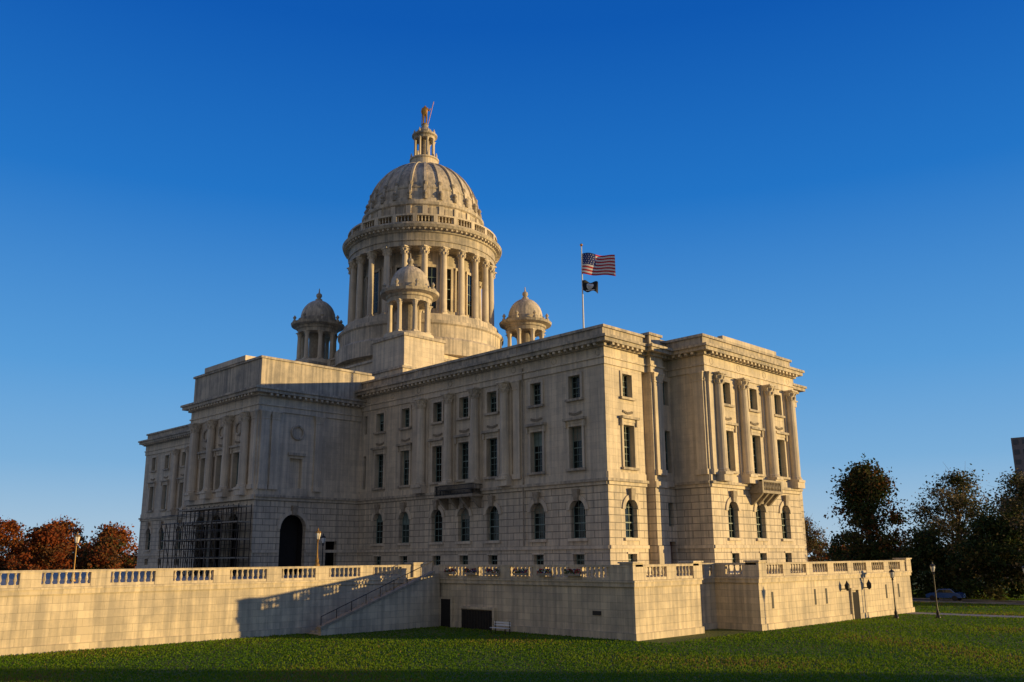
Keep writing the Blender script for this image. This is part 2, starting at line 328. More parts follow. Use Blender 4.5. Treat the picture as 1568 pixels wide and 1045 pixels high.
def balcony(fr,u0,u1,d,z,mat,iron):
    fbox(mb,fr,u0,u1,.01,d,z,z+.25,mat)
    for k in range(4):
        u=u0+.4+(u1-u0-.8)*k/3
        mb.hexa([fr.p(u-.15,.01,z-1.1),fr.p(u+.15,.01,z-1.1),fr.p(u+.15,.2,z-1.1),fr.p(u-.15,.2,z-1.1),fr.p(u-.15,.01,z),fr.p(u+.15,.01,z),fr.p(u+.15,d-.15,z),fr.p(u-.15,d-.15,z)],mat)
    if iron:
        n=int((u1-u0)/.16)
        for k in range(n+1):
            u=u0+.04+(u1-u0-.08)*k/n; mb.tube(fr.p(u,d-.06,z+.25),fr.p(u,d-.06,z+1.25),.035,M_iron,4)
        for dd in np.linspace(.1,d-.06,8):
            for u in(u0+.04,u1-.04): mb.tube(fr.p(u,dd,z+.25),fr.p(u,dd,z+1.25),.035,M_iron,4)
        for zz in(.3,.75,1.2): fbox(mb,fr,u0,u1,d-.1,d-.02,z+zz,z+zz+.08,M_iron)
        for u in(u0,u1-.08):fbox(mb,fr,u,u+.08,.05,d-.1,z+1.2,z+1.26,M_iron)
    else:
        fbox(mb,fr,u0,u1,d-.3,d-.02,z+1.1,z+1.28,mat)
        n=int((u1-u0)/.3)
        for k in range(n+1):
            u=u0+.15+(u1-u0-.3)*k/n; x,y,_=fr.p(u,d-.15,0); baluster(mb,x,y,z+.25,.85,mat)
        for u in(u0,u1-.3): fbox(mb,fr,u,u+.3,.05,d,z+.25,z+1.28,mat)
balcony(front,16.2,22.1,1.5,7.7,M_lead,True)
balcony(pv,6.8,10.7,1.5,7.6,M_lead,False)
mb.obj('balconies',house)
CX,CY=-50.0,19.0
mb=MB(ALL)
mb.box(-101,1,-1,DW+1,21.36,21.395,M_roof)
mb.box(-65,-35,4,34,21.3,24.6,M_ash); mb.box(-65.2,-34.8,3.8,34.2,24.6,24.9,M_corn)
mb.box(-63.2,-36.8,5.8,32.2,24.9,27.0,M_ash);mb.box(-63.4,-36.6,5.6,32.4,27.0,27.3,M_corn)
mb.box(-61.2,-38.8,7.8,30.2,27.3,28.6,M_ash)
mb.box(-44,-37.9,-10,3,21,23.6,M_ash)
def turret(x,y):
    h=3.3
    mb.box(x-h,x+h,y-h,y+h,25,29.0,M_ash); mb.box(x-h-.2,x+h+.2,y-h-.2,y+h+.2,29.0,29.35,M_corn)
    mb.lathe(x,y,[(3.3,29.35),(3.3,29.9),(3.1,30.0)],M_trim,32)
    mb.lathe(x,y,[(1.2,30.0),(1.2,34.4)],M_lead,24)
    for k in range(8):
        a=math.pi/8+k*math.pi/4; column(mb,x+2.6*math.cos(a),y+2.6*math.sin(a),30.0,34.3,.33,M_trim,10)
    mb.lathe(x,y,[(2.9,34.3),(2.9,34.8),(3.1,34.9),(3.1,35.2),(3.85,35.4),(3.95,35.75),(3.2,35.9),(2.9,36.0),(2.9,36.5),(2.65,36.6)],M_corn,32)
    for k in range(8):
        a=math.pi/8+k*math.pi/4; xx,yy=x+3.45*math.cos(a),y+3.45*math.sin(a)
        mb.lathe(xx,yy,[(.28,35.75),(.3,36.1),(.12,36.3),(.28,36.6),(.05,36.95)],M_corn,8)
    pr=[(2.6*math.cos(t),36.6+3.0*math.sin(t)) for t in np.linspace(0,math.pi/2*.93,10)]
    mb.lathe(x,y,pr,M_dome,32)
    mb.lathe(x,y,[(.55,39.5),(.5,39.8),(.25,39.9),(.45,40.3),(.4,40.6),(.12,40.8),(.05,41.5)],M_corn,12)
for dx in(-11,11):
    for dy in(-11,11): turret(CX+dx,CY+dy)
for p,q in(((-38.9,11.6),(-38.9,26.4)),((-57.6,7.9),(-42.4,7.9))): balustrade(mb,p,q,28.6,1.2,M_trim,2.6,.8,.4)
mb.obj('roof_blocks_and_turrets',house)
mb=MB(ALL)
mb.lathe(CX,CY,[(12.6,28.5),(12.6,30.6),(12.3,30.9),(12.0,31.0),(12.0,32.7),(12.25,32.9),(12.25,33.3),(11.6,33.5),(11.5,34.4)],M_dome,128)
mb.lathe(CX,CY,[(8.4,34),(8.4,44.6)],M_dome,96)
NC=24
for k in range(NC):
    a=2*math.pi*(k+.5)/NC
    column(mb,CX+10.45*math.cos(a),CY+10.45*math.sin(a),34.4,44.3,.5,M_trim,14)
    a=2*math.pi*k/NC; c,s=math.cos(a),math.sin(a); fr=Fr((CX+8.4*c,CY+8.4*s),(-s,c),(c,s))
    fbox(mb,fr,-.65,.65,-.1,.06,36.0,42.0,M_glass3)
    for u in(-.85,.65): fbox(mb,fr,u,u+.2,-.1,.2,35.8,42.2,M_trim)
    fbox(mb,fr,-.85,.85,-.1,.22,42.0,42.4,M_trim)
    fbox(mb,fr,-.03,.03,.0,.1,36.0,42.0,M_frame)
    for zz in(37.5,39,40.5): fbox(mb,fr,-.65,.65,.0,.09,zz-.04,zz+.04,M_frame)
mb.lathe(CX,CY,[(8.3,44.3),(11.0,44.3),(11.0,45.0),(11.15,45.05),(11.15,45.2),(11.05,45.25),(11.05,46.2),(11.3,46.3),(11.35,46.6),(11.95,46.8),(12.1,47.2),(11.6,47.3),(11.5,47.7)],M_corn,128)
for k in range(96):
    a=2*math.pi*k/96; c,s=math.cos(a),math.sin(a); fr=Fr((CX+11.3*c,CY+11.3*s),(-s,c),(c,s)); fbox(mb,fr,-.13,.13,0,.5,46.5,46.78,M_trim)
for k in range(144):
    a=2*math.pi*k/144
    if k%6==0:
        c,s=math.cos(a),math.sin(a); fr=Fr((CX+11.1*c,CY+11.1*s),(-s,c),(c,s)); fbox(mb,fr,-.3,.3,-.2,.25,47.7,48.95,M_trim)
    else: baluster(mb,CX+11.1*math.cos(a),CY+11.1*math.sin(a),47.7,1.0,M_trim,6)
mb.lathe(CX,CY,[(10.9,48.7),(11.35,48.7),(11.35,48.95),(10.9,48.95)],M_trim,128)
i0=len(mb.v)
mb.lathe(CX,CY,[(9.3,47.4),(9.3,48.4),(9.0,48.5),(9.0,51.2),(9.3,51.4),(9.35,51.8),(8.8,52.0),(8.7,52.7)],M_dome,128)
for k in range(NC):
    a=2*math.pi*(k+.5)/NC; c,s=math.cos(a),math.sin(a); fr=Fr((CX+9.0*c,CY+9.0*s),(-s,c),(c,s))
    fbox(mb,fr,-.35,.35,-.1,.2,48.5,51.2,M_trim)
    a=2*math.pi*k/NC; c,s=math.cos(a),math.sin(a); fr=Fr((CX+8.97*c,CY+8.97*s),(-s,c),(c,s))
    fbox(mb,fr,-.6,.6,-.1,.08,49.0,50.9,M_corn)
R0=8.5; H=8.9
th=np.linspace(0,math.acos(2.2/R0),26)
prof=[(R0*math.cos(t),52.6+H*math.sin(t)) for t in th]
mb.lathe(CX,CY,prof,M_dome,128)
for k in range(NC):
    a=2*math.pi*(k+.5)/NC; c,s=math.cos(a),math.sin(a)
    for j in range(len(prof)-1):
        (r0,z0),(r1,z1)=prof[j],prof[j+1]
        w0=.09+.013*r0; w1=.09+.013*r1; P=[]
        for r,z,w in((r0,z0,w0),(r1,z1,w1)):
            for rr,sg in((r-.1,-1),(r-.1,1),(r+.19,1),(r+.19,-1)):
                zz=z+(.14 if rr>r else 0)
                P.append((CX+rr*c-s*w*sg,CY+rr*s+c*w*sg,zz))
        mb.hexa(P,M_trim)
for k in range(NC):
    a=2*math.pi*(k+.5)/NC; c,s=math.cos(a),math.sin(a)
    mb.lathe(CX+8.75*c,CY+8.75*s,[(.28,52.4),(.32,52.9),(.18,53.1),(.33,53.4),(.2,53.7),(.04,53.9)],M_lead,8)
    mb.lathe(CX+8.1*c,CY+8.1*s,[(.25,54.6),(.38,55.0),(.38,55.4),(.1,55.7)],M_lead,8)
mb.lathe(CX,CY,[(8.2,54.3),(8.4,54.35),(8.4,54.6),(8.1,54.75)],M_corn,96)
mb.lathe(CX,CY,[(2.5,61.0),(2.5,61.4),(2.3,61.5),(2.1,61.6),(2.1,62.5),(2.3,62.6),(2.3,62.8),(1.9,62.85)],M_trim,32)
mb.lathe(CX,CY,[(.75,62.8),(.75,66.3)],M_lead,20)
for k in range(8):
    a=2*math.pi*(k+.5)/8; column(mb,CX+1.5*math.cos(a),CY+1.5*math.sin(a),62.8,66.3,.2,M_trim,10)
    xx,yy=CX+2.1*math.cos(a),CY+2.1*math.sin(a); mb.lathe(xx,yy,[(.14,62.8),(.18,63.2),(.04,63.7)],M_trim,6)
    xx,yy=CX+1.65*math.cos(a),CY+1.65*math.sin(a); mb.lathe(xx,yy,[(.14,67.2),(.18,67.5),(.03,68.0)],M_trim,6)
mb.lathe(CX,CY,[(1.65,66.3),(1.7,66.7),(2.0,66.9),(2.0,67.15),(1.5,67.25),(1.35,67.6),(1.15,68.0),(.75,68.4),(.55,68.6),(.5,69.0),(.6,69.1),(.4,69.2)],M_corn,24)
for i in range(i0,len(mb.v)):
    x,y,z=mb.v[i]; mb.v[i]=(x,y,48+(z-48)*.966)
mb.obj('dome_and_drum',house)
def skin(name,pts,edges,rad,mat,parent):
    me=bpy.data.meshes.new(name); me.from_pydata(pts,edges,[]); me.materials.append(mat); o=link(bpy.data.objects.new(name,me))
    o.modifiers.new('Skin','SKIN')
    for v,r in zip(me.skin_vertices[0].data,rad): v.radius=(r,r)
    me.skin_vertices[0].data[0].use_root=True
    ss=o.modifiers.new('Sub','SUBSURF'); ss.levels=1; ss.render_levels=1
    if parent: o.parent=parent
    return o
zb=48+21.2*.966; X,Y=CX,CY; q=.7071
def S(a,b,c): return (X+a*q,Y+a*q,zb+c*.97)
pts=[S(0,0,1.9),S(0,0,2.5),S(0,0,2.95),S(0,0,3.12),S(0,0,3.4),
 S(.38,0,2.9),S(.62,0,2.4),S(.85,0,2.95),
 S(-.38,0,2.9),S(-.55,0,2.35),S(-.45,0,1.85),
 S(.2,0,1.75),S(.25,0,.95),S(.22,0,.12),S(-.2,0,1.75),S(-.22,0,.95),S(-.25,0,.12)]
ed=[(0,1),(1,2),(2,3),(3,4),(2,5),(5,6),(6,7),(2,8),(8,9),(9,10),(0,11),(11,12),(12,13),(0,14),(14,15),(15,16)]
rad=[.33,.32,.36,.13,.22,.17,.13,.1,.17,.13,.1,.22,.16,.12,.22,.16,.12]
skin('statue_figure',pts,ed,rad,M_gold,house)
mb=MB(ALL)
mb.tube(S(.5,0,.1),S(1.35,0,4.1),.05,M_gold); mb.tube(S(-.45,0,1.9),S(-.5,0,.1),.06,M_gold)
mb.lathe(X,Y,[(.45,zb-.1),(.45,zb+.1),(.35,zb+.12)],M_gold,16)
mb.obj('statue_spear_and_base',house)

# ---------------------------------------------------------------- flagpole
fp=empty('flagpole')
mb=MB(ALL); px,py=-15.0,15.0
mb.lathe(px,py,[(.3,21.4),(.3,22.4),(.13,22.5),(.06,37.9)],M_white,10)
mb.lathe(px,py,[(.05,37.9),(.18,38.05),(.18,38.15),(.03,38.3)],M_gold,10)
mb.obj('pole',fp)
def flag(name,z1,h,w,us,ph):
    mb=MB(ALL); nu=26; nv=13
    def P(i,j,off=0):
        u=i/nu; v=j/nv
        wv=.34*math.sin(u*7+ph+v*1.2)*(.25+u)
        d=u*w
        x=px+d*(.7071*.96)+wv*.7071; y=py+d*(.7071*.96)-wv*.7071
        z=z1-v*h-.3*u*u+ .09*math.sin(u*9+v*2)
        return (x+off*.7071,y-off*.7071,z)
    for i in range(nu):
        for j in range(nv):
            if us: m=M_blue if(i<nu*.4 and j<7) else (M_red if j%2==0 else M_white)
            else: m=M_black
            mb.face([P(i,j),P(i+1,j),P(i+1,j+1),P(i,j+1)],m)
    if us:
        for r in range(5):
            for c in range(5):
                i=.9+c*1.95+(r%2)*.6; j=.7+r*1.3; mb.face([P(i,j,.02),P(i+.5,j,.02),P(i+.5,j+.5,.02),P(i,j+.5,.02)],M_white)
                mb.face([P(i,j,-.02),P(i+.5,j,-.02),P(i+.5,j+.5,-.02),P(i,j+.5,-.02)],M_white)
    else:
        for off in(.02,-.02):
            pts=[P(13+6*math.cos(t),5.5+4.2*math.sin(t),off) for t in np.linspace(0,2*math.pi,18)[:-1]]
            mb.face(pts,M_white)
            pts=[P(13+3*math.cos(t),6.2+2.5*math.sin(t),off*1.6) for t in np.linspace(0,2*math.pi,12)[:-1]]
            mb.face(pts,M_black)
            mb.face([P(6,11,off),P(20,11,off),P(20,11.9,off),P(6,11.9,off)],M_white)
    mb.obj(name,fp)
flag('national_flag',37.0,2.6,4.1,True,0); flag('pow_flag',33.6,1.25,1.9,False,1.2)

# ---------------------------------------------------------------- TERRACE
GZ=-4.1
terr=empty('terrace_wall')
mb=MB(ALL)
TE=33.6
poly=[(-14,-75),(-14,-9.8),(10,-9.8),(10,-1.5),(8.3,-1.5),(8.3,3.3),(12.3,3.3),(12.3,TE),(1.5,TE),(1.5,47),(-114,47),(-114,-75)]
def offpoly(P,o):
    out=[]; n=len(P)
    for i in range(n):
        a,b,c=Vector(P[i-1]),Vector(P[i]),Vector(P[(i+1)%n]); d1=(b-a).normalized(); d2=(c-b).normalized()
        n1=Vector((d1.y,-d1.x)); n2=Vector((d2.y,-d2.x)); out.append(tuple(b+(n1+n2)*o))
    return out
def prism(P,z0,z1,o,mat,cap=None,bottom=True):
    Q=offpoly(P,o); n=len(Q)
    for i in range(n):
        a,b=Q[i],Q[(i+1)%n]; mb.face([(*a,z0),(*b,z0),(*b,z1),(*a,z1)],mat)
    mb.face([(*p,z1) for p in Q],cap or mat)
    if bottom: mb.face([(*p,z0) for p in Q][::-1],mat)
prism(poly,GZ-1,GZ+.5,.12,M_wall); prism(poly,GZ+.5,-.45,0,M_wall); prism(poly,-.45,-.15,.12,M_wall); prism(poly,-.15,0,.2,M_wall,M_pave)
H=1.1
bal=lambda a,b,**k: balustrade(mb,a,b,.0,H,M_wall,**k)
bal((-14.1,-74),(-14.1,-10.5),start=.4)
bal((-11.2,-9.75),(9.85,-9.75),group=2.6,pier=1.2)
bal((9.8,-9.6),(9.8,-1.6),group=2.6,pier=1.2); bal((8.2,-1.4),(8.2,3.4),group=2.0,pier=1.0); bal((8.2,3.5),(12.2,3.5),group=1.6,pier=1.1); bal((12.1,3.4),(12.1,TE-.2),group=2.8,pier=1.2)
for x,y in((9.6,-9.5),(12.0,3.7),(9.6,-1.9),(-14.1,-10.4),(12.0,TE-.5)):
    mb.box(x-.75,x+.45,y-.45,y+.75,.01,1.18,M_wall); mb.box(x-.85,x+.55,y-.55,y+.85,1.18,1.3,M_wall)
mb.obj('terrace_body_and_balustrade',terr)
mb=MB(ALL)
ns=26; ya,yb=-10.6,-21.5
for k in range(ns):
    y0=ya+(yb-ya)*k/ns; y1=ya+(yb-ya)*(k+1)/ns; z=-.02+(GZ)*(k+.5)/ns
    mb.box(-14.0+.01,-11.5,y1,y0,GZ-.5,z,M_wall)
mb.box(-13.99,-11.5,ya,-9.95,GZ-.5,-.02,M_wall)
def slope_wall(x0,x1,y0,z0,y1,z1,bot,mat):
    mb.hexa([(x0,y1,bot),(x1,y1,bot),(x1,y0,bot),(x0,y0,bot),(x0,y1,z1),(x1,y1,z1),(x1,y0,z0),(x0,y0,z0)],mat)
slope_wall(-11.5,-11.1,-10.6,.35,-21.9,GZ+.45,GZ-.5,M_wall)
mb.box(-11.5,-11.1,-10.6,-9.95,GZ-.5,.35,M_wall)
mb.hexa([(-11.6,-22,GZ+.45),(-11.0,-22,GZ+.45),(-11.0,-10.6,.36),(-11.6,-10.6,.36),(-11.6,-22,GZ+.65),(-11.0,-22,GZ+.65),(-11.0,-10.6,.56),(-11.6,-10.6,.56)],M_lead)
for f in np.linspace(0,1,9):
    y=-10.6-11.2*f; z=.5+(GZ)*f*1.0; mb.tube((-11.3,y,z-.1),(-11.3,y,z+.9),.03,M_iron)
mb.tube((-11.3,-10.6,1.4),(-11.3,-21.8,GZ+1.4),.035,M_iron)
mb.obj('terrace_stair',terr)
mb=MB(ALL)
fw=Fr((10,-9.8),(-1,0),(0,-1)); lw=Fr((12.3,3.3),(0,1),(1,0)); l1=Fr((10,-9.8),(0,1),(1,0))
fbox(mb,fw,19.6,20.9,.0,.16,GZ,GZ+2.3,M_dark); fbox(mb,fw,19.45,19.6,0,.22,GZ,GZ+2.45,M_wall);fbox(mb,fw,20.9,21.05,0,.22,GZ,GZ+2.45,M_wall)
fbox(mb,fw,14.4,18.2,.02,.15,GZ,GZ+1.5,M_dark); 
fbox(mb,fw,14.2,14.4,0,.24,GZ,GZ+1.6,M_wall);fbox(mb,fw,18.2,18.4,0,.24,GZ,GZ+1.6,M_wall);fbox(mb,fw,14.2,18.4,0,.26,GZ+1.6,GZ+1.8,M_wall)
for k in range(20): fbox(mb,fw,14.45+k*.19,14.49+k*.19,.16,.2,GZ,GZ+1.5,M_scaf)
fbox(mb,fw,3.1,3.9,0,.04,GZ+1.6,GZ+1.9,M_iron)
fbox(mb,lw,16.2,17.5,.0,.14,GZ,GZ+2.4,M_dark); fbox(mb,lw,16.0,16.2,0,.2,GZ,GZ+2.6,M_wall);fbox(mb,lw,17.5,17.7,0,.2,GZ,GZ+2.6,M_wall);fbox(mb,lw,16.0,17.7,0,.22,GZ+2.6,GZ+2.8,M_wall)
for u in(1.9,9.2,11.3,24,27): 
    fbox(mb,lw,u,u+.28,0,.03,GZ+1.6,GZ+2.9,M_iron)
for u in (14.6,19.2):
    fbox(mb,lw,u-.06,u+.06,0,.5,GZ+2.7,GZ+2.78,M_iron); x,y,_=lw.p(u,.5,0); mb.lathe(x,y,[(.06,GZ+2.6),(.2,GZ+2.75),(.24,GZ+3.1),(.08,GZ+3.35),(.02,GZ+3.5)],M_iron,8)
mb.obj('wall_fittings',terr)
mb=MB(ALL+[simple('petunia_red',(.4,.02,.03)),simple('leaf_green',(.05,.1,.03))])
mr_,mg_=mb.mats[-2],mb.mats[-1]
for cx_ in (-9.5,-7,-4.3,-1,1.6,4.5):
    x0=cx_
    for k in range(150):
        x=x0+random.uniform(-.7,.7); y=-10.13+random.gauss(0,.08); z=.6+random.uniform(-.16,.16)
        s=random.uniform(.03,.07); m=random.choice([mr_,mr_,M_white,M_blue,mg_,mg_,mg_])
        mb.face([(x-s,y,z-s),(x+s,y-.03,z-s),(x+s,y,z+s),(x-s,y-.05,z+s)],m)
    mb.box(x0-.75,x0+.75,-10.25,-9.98,.28,.46,M_lead)
mb.obj('flower_planters',terr)

# ---------------------------------------------------------------- scaffolding
mb=MB(ALL)
us=np.linspace(-1.2,13,14)
for u in us:
    for d in(.9,2.4,4.2):
        mb.tube(pf.p(u,d,0),pf.p(u,d,7.4 if d<3 else 5.6),.05,M_scaf,5)
for zz in(1.9,3.8,5.6,7.2):
    for d in(.9,2.4,4.2):
        if zz>6 and d>3: continue
        mb.tube(pf.p(-1.2,d,zz),pf.p(13,d,zz),.05,M_scaf,5)
        if zz<7: mb.tube(pf.p(-1.2,d,zz+.9),pf.p(13,d,zz+.9),.035,M_scaf,5)
    fbox(mb,pf,-1.2,13,.9,2.5 if zz>5 else 4.2,zz-.12,zz,M_lead)
for i in range(13):
    for zz in(0,1.9,3.8):
        if (i+int(zz))%2==0: mb.tube(pf.p(us[i],4.2,zz),pf.p(us[i+1],4.2,zz+1.9),.04,M_scaf,5)
mb.obj('scaffolding')

# ---------------------------------------------------------------- lamps
def lamp(x,y,z,h,base=M_iron,name='street_lamp'):
    mb=MB(ALL); 
    mb.lathe(x,y,[(.24,z),(.24,z+.12),(.14,z+.3),(.16,z+.5),(.09,z+.7),(.06,z+1.2),(.05,z+h-1.0),(.12,z+h-.95),(.06,z+h-.85),(.14,z+h-.75)],base,10)
    mb.lathe(x,y,[(.13,z+h-.75),(.24,z+h-.35),(.22,z+h-.25)],M_globe,8)
    mb.lathe(x,y,[(.28,z+h-.25),(.22,z+h-.12),(.08,z+h-.04),(.05,z+h+.12),(.01,z+h+.2)],base,8)
    for k in range(4):
        a=k*math.pi/2; mb.tube((x+.14*math.cos(a),y+.14*math.sin(a),z+h-.76),(x+.25*math.cos(a),y+.25*math.sin(a),z+h-.25),.018,base,4)
    return mb.obj(name)
lamp(17.4,26.2,GZ,4.9); lamp(14.6,23.6,GZ,4.4); lamp(28.2,15.6,GZ,4.9)
lamp(-14.1,-20.6,1.1,2.9,M_bronze,'terrace_lamp'); lamp(-30,-34,0,3.9,M_bronze,'terrace_lamp'); lamp(-25,-13,0,3.9,M_iron,'terrace_lamp')
# ---------------------------------------------------------------- GROUND
CAM=Vector((49.6,-61.5,1.7))
M_ground,nt,b=newmat('lawn_soil'); L=nt.links
tc=N(nt,'ShaderNodeTexCoord'); n1=N(nt,'ShaderNodeTexNoise'); n1.inputs['Scale'].default_value=.12; n1.inputs['Detail'].default_value=9
n2=N(nt,'ShaderNodeTexNoise'); n2.inputs['Scale'].default_value=5; n2.inputs['Detail'].default_value=6
L.new(tc.outputs['Object'],n1.inputs[0]); L.new(tc.outputs['Object'],n2.inputs[0])
cr=N(nt,'ShaderNodeValToRGB'); cr.color_ramp.elements[0].position=.35; cr.color_ramp.elements[0].color=(.06,.115,.01,1)
cr.color_ramp.elements[1].position=.68; cr.color_ramp.elements[1].color=(.15,.15,.025,1)
L.new(n1.outputs['Fac'],cr.inputs[0]); L.new(cr.outputs[0],b.inputs['Base Color']); b.inputs['Roughness'].default_value=.95
bp=N(nt,'ShaderNodeBump'); bp.inputs['Strength'].default_value=1; bp.inputs['Distance'].default_value=.25; L.new(n2.outputs['Fac'],bp.inputs['Height']); L.new(bp.outputs[0],b.inputs['Normal'])
def gz(x,y):
    r=math.hypot(x-CAM.x,y-CAM.y); t=max(0,min(1,(38-r)/36)); return GZ+4.05*t
xs=sorted(set(list(np.linspace(-2500,-120,12))+list(np.linspace(-120,0,8))+list(np.linspace(4,96,47))+list(np.linspace(110,2500,12))))
ys=sorted(set(list(np.linspace(-2500,-120,12))+list(np.linspace(-110,-14,49))+list(np.linspace(-10,80,8))+list(np.linspace(110,2500,12))))
V=[(x,y,gz(x,y)) for y in ys for x in xs]; nx=len(xs)
F=[(j*nx+i,j*nx+i+1,(j+1)*nx+i+1,(j+1)*nx+i) for j in range(len(ys)-1) for i in range(nx-1)]
me=bpy.data.meshes.new('ground'); me.from_pydata(V,[],F); me.materials.append(M_ground); link(bpy.data.objects.new('ground',me))
M_path=simple('walkway_concrete',(.3,.28,.25),.85,0,.2,2); M_asph=simple('asphalt',(.05,.05,.052),.9,0,.2,4)
mb=MB([M_path,M_asph,M_white])
mb.box(12.6,200,30.6,33.1,GZ-.1,GZ+.03,M_path)
mb.obj('walkway')
mb=MB([M_path,M_asph,M_white])
mb.box(-300,300,54,61,GZ-.1,GZ+.02,M_asph); mb.box(-300,300,53.7,54,GZ-.1,GZ+.13,M_path); mb.box(-300,300,61,61.3,GZ-.1,GZ+.13,M_path)
for k in range(-40,40): mb.box(k*6,k*6+3,57.4,57.55,GZ,GZ+.026,M_white)
mb.obj('road')
def fast(name,V,k,mats,mi,parent=None):
    n=len(V)//k; me=bpy.data.meshes.new(name); me.vertices.add(len(V)); me.vertices.foreach_set('co',V.astype(np.float32).ravel())
    me.loops.add(len(V)); me.loops.foreach_set('vertex_index',np.arange(len(V),dtype=np.int32))
    me.polygons.add(n); me.polygons.foreach_set('loop_start',np.arange(0,len(V),k,dtype=np.int32))
    for m in mats: me.materials.append(m)
    me.polygons.foreach_set('material_index',mi.astype(np.int32)); me.update(calc_edges=True); me.validate()
    o=link(bpy.data.objects.new(name,me)); 
    if parent: o.parent=parent
    return o
def leafmat(name,col,tr=.35):
    m,nt,b=newmat(name); b.inputs['Base Color'].default_value=(*col,1); b.inputs['Roughness'].default_value=.8
    b.inputs['Specular IOR Level'].default_value=.15
    t=N(nt,'ShaderNodeBsdfTranslucent'); t.inputs[0].default_value=(*col,1); mx=N(nt,'ShaderNodeMixShader'); mx.inputs[0].default_value=tr
    nt.links.new(b.outputs[0],mx.inputs[1]); nt.links.new(t.outputs[0],mx.inputs[2]); nt.links.new(mx.outputs[0],nt.nodes['Material Output'].inputs[0]); return m
G1=leafmat('grass_green',(.095,.20,.009),.4); G2=leafmat('grass_light',(.18,.27,.018),.45); G3=leafmat('grass_straw',(.26,.18,.05),.3); 
n=330000
Fd=34*np.exp(rng.random(n)*math.log(150/34)); Rd=(rng.random(n)*2-1)*.64*Fd
gx=CAM.x+.7071*(Rd-Fd); gy=CAM.y+.7071*(Rd+Fd)
ok=~((gx<-13.8)|((gx<12.6)&(gy>-10.0)&(gy<TE+.3))|((gy>30.5)&(gy<33.2))|((gy>53.5)&(gy<61.5))); ok&=~((gx<-10.9)&(gy>-22))
gx,gy,Fd=gx[ok],gy[ok],Fd[ok]; n=len(gx)
r=np.hypot(gx-CAM.x,gy-CAM.y); gzv=GZ+np.where(r<38,(38-r)/36*4.05,0)
a=rng.random(n)*math.pi; w=(.03+.04*rng.random(n))*(Fd/45)**.6; h=(.04+.07*rng.random(n))*(Fd/45)**.25
patch=np.sin(gx*.31+1.7*np.sin(gy*.23))+np.sin(gy*.37+gx*.11+1.2*np.sin(gx*.19))
h*=1+.35*patch/2
dx,dy=np.cos(a)*w,np.sin(a)*w; lx,ly=rng.normal(0,.03,n),rng.normal(0,.03,n)
V=np.empty((n,3,3)); V[:,0]=np.stack([gx-dx,gy-dy,gzv-.01],1); V[:,1]=np.stack([gx+dx,gy+dy,gzv-.01],1); V[:,2]=np.stack([gx+lx,gy+ly,gzv+h],1)
pat=patch+rng.normal(0,.8,n)
mi=np.where(pat>2.2,2,np.where(pat>.2,1,0)); mi=np.where(rng.random(n)<.02,2,mi); fast('lawn_grass',V.reshape(-1,3),3,[G1,G2,G3],mi)

# ---------------------------------------------------------------- TREES
M_bark=simple('tree_bark',(.12,.09,.07),.9,0,.3,4)
def tree(name,x,y,z,h,rad,cols,nleaf=9000,nclump=60,trunk=.35,bottom=.2,clr=1.2,leaf=.22,shape=1.0):
    e=empty(name); mb=MB([M_bark]); th=h*.32
    mb.tube((x,y,z-.2),(x,y,z+th),trunk,M_bark,8,trunk*.7); mb.tube((x,y,z+th),(x+.3,y,z+h*.85),trunk*.7,M_bark,7,trunk*.12)
    cc=[];
    for k in range(nclump):
        t=rng.random(); zz=bottom+(1-bottom)*t
        prof=math.sin(math.pi*min(1,(.12+.88*(1-t))**shape*1.0)*.5+0)*(1 if t>.25 else .65+1.4*t)
        R=rad*prof*math.sqrt(rng.random())*(.95); an=rng.random()*2*math.pi
        cx,cy,cz=x+R*math.cos(an),y+R*math.sin(an),z+h*zz*.97
        cc.append((cx,cy,cz)); zb=z+max(th*.6,min(h*.85,(cz-z)*.7)); 
        mx_,my_,mz_=(x+(cx-x)*.5+rng.normal(0,.3),y+(cy-y)*.5+rng.normal(0,.3),zb+(cz-zb)*.45)
        mb.tube((x,y,zb),(mx_,my_,mz_),trunk*.22,M_bark,5,trunk*.13); mb.tube((mx_,my_,mz_),(cx,cy,cz),trunk*.13,M_bark,4,.02)
        for _ in range(4):
            mb.tube((cx,cy,cz),(cx+rng.normal(0,clr*.8),cy+rng.normal(0,clr*.8),cz+rng.normal(.5,clr*.6)),.03,M_bark,3,.01)
    mb.obj('trunk_and_limbs',e)
    cc=np.array(cc); ci=rng.integers(0,nclump,nleaf); sz=clr*(.6+.8*rng.random(nclump))
    c=cc[ci]+rng.normal(0,1,(nleaf,3))*sz[ci][:,None]*np.array([1,1,.7])*.62
    c[:,2]=np.maximum(c[:,2],z+.3)
    A=rng.normal(0,1,(nleaf,3)); A/=np.linalg.norm(A,axis=1)[:,None]; B=np.cross(A,rng.normal(0,1,(nleaf,3))); B/=np.linalg.norm(B,axis=1)[:,None]
    s=leaf*(.6+.8*rng.random(nleaf))[:,None]; V=np.stack([c-A*s,c-B*s*.6,c+A*s,c+B*s*.6],1).reshape(-1,3)
    cm=rng.integers(0,len(cols),nclump); mi=np.where(rng.random(nleaf)<.7,cm[ci],rng.integers(0,len(cols),nleaf))
    fast('foliage',V,4,cols,mi,e); return e
DG=leafmat('leaf_dark_green',(.035,.06,.018),.2); MG=leafmat('leaf_olive',(.08,.075,.022),.25); BR=leafmat('leaf_brown',(.15,.07,.025),.25); OR=leafmat('leaf_orange',(.40,.12,.02),.35); RU=leafmat('leaf_rust',(.26,.065,.018),.35); PL=leafmat('leaf_pale',(.28,.22,.12),.25)
tree('deciduous_tree',-8,71.7,GZ,19,7.2,[DG,MG,BR,DG],18000,90,.45,.1,1.4,.24)
tree('deciduous_tree',4,74,GZ,17,9.0,[MG,PL,DG],15000,120,.45,.15,1.5,.18)
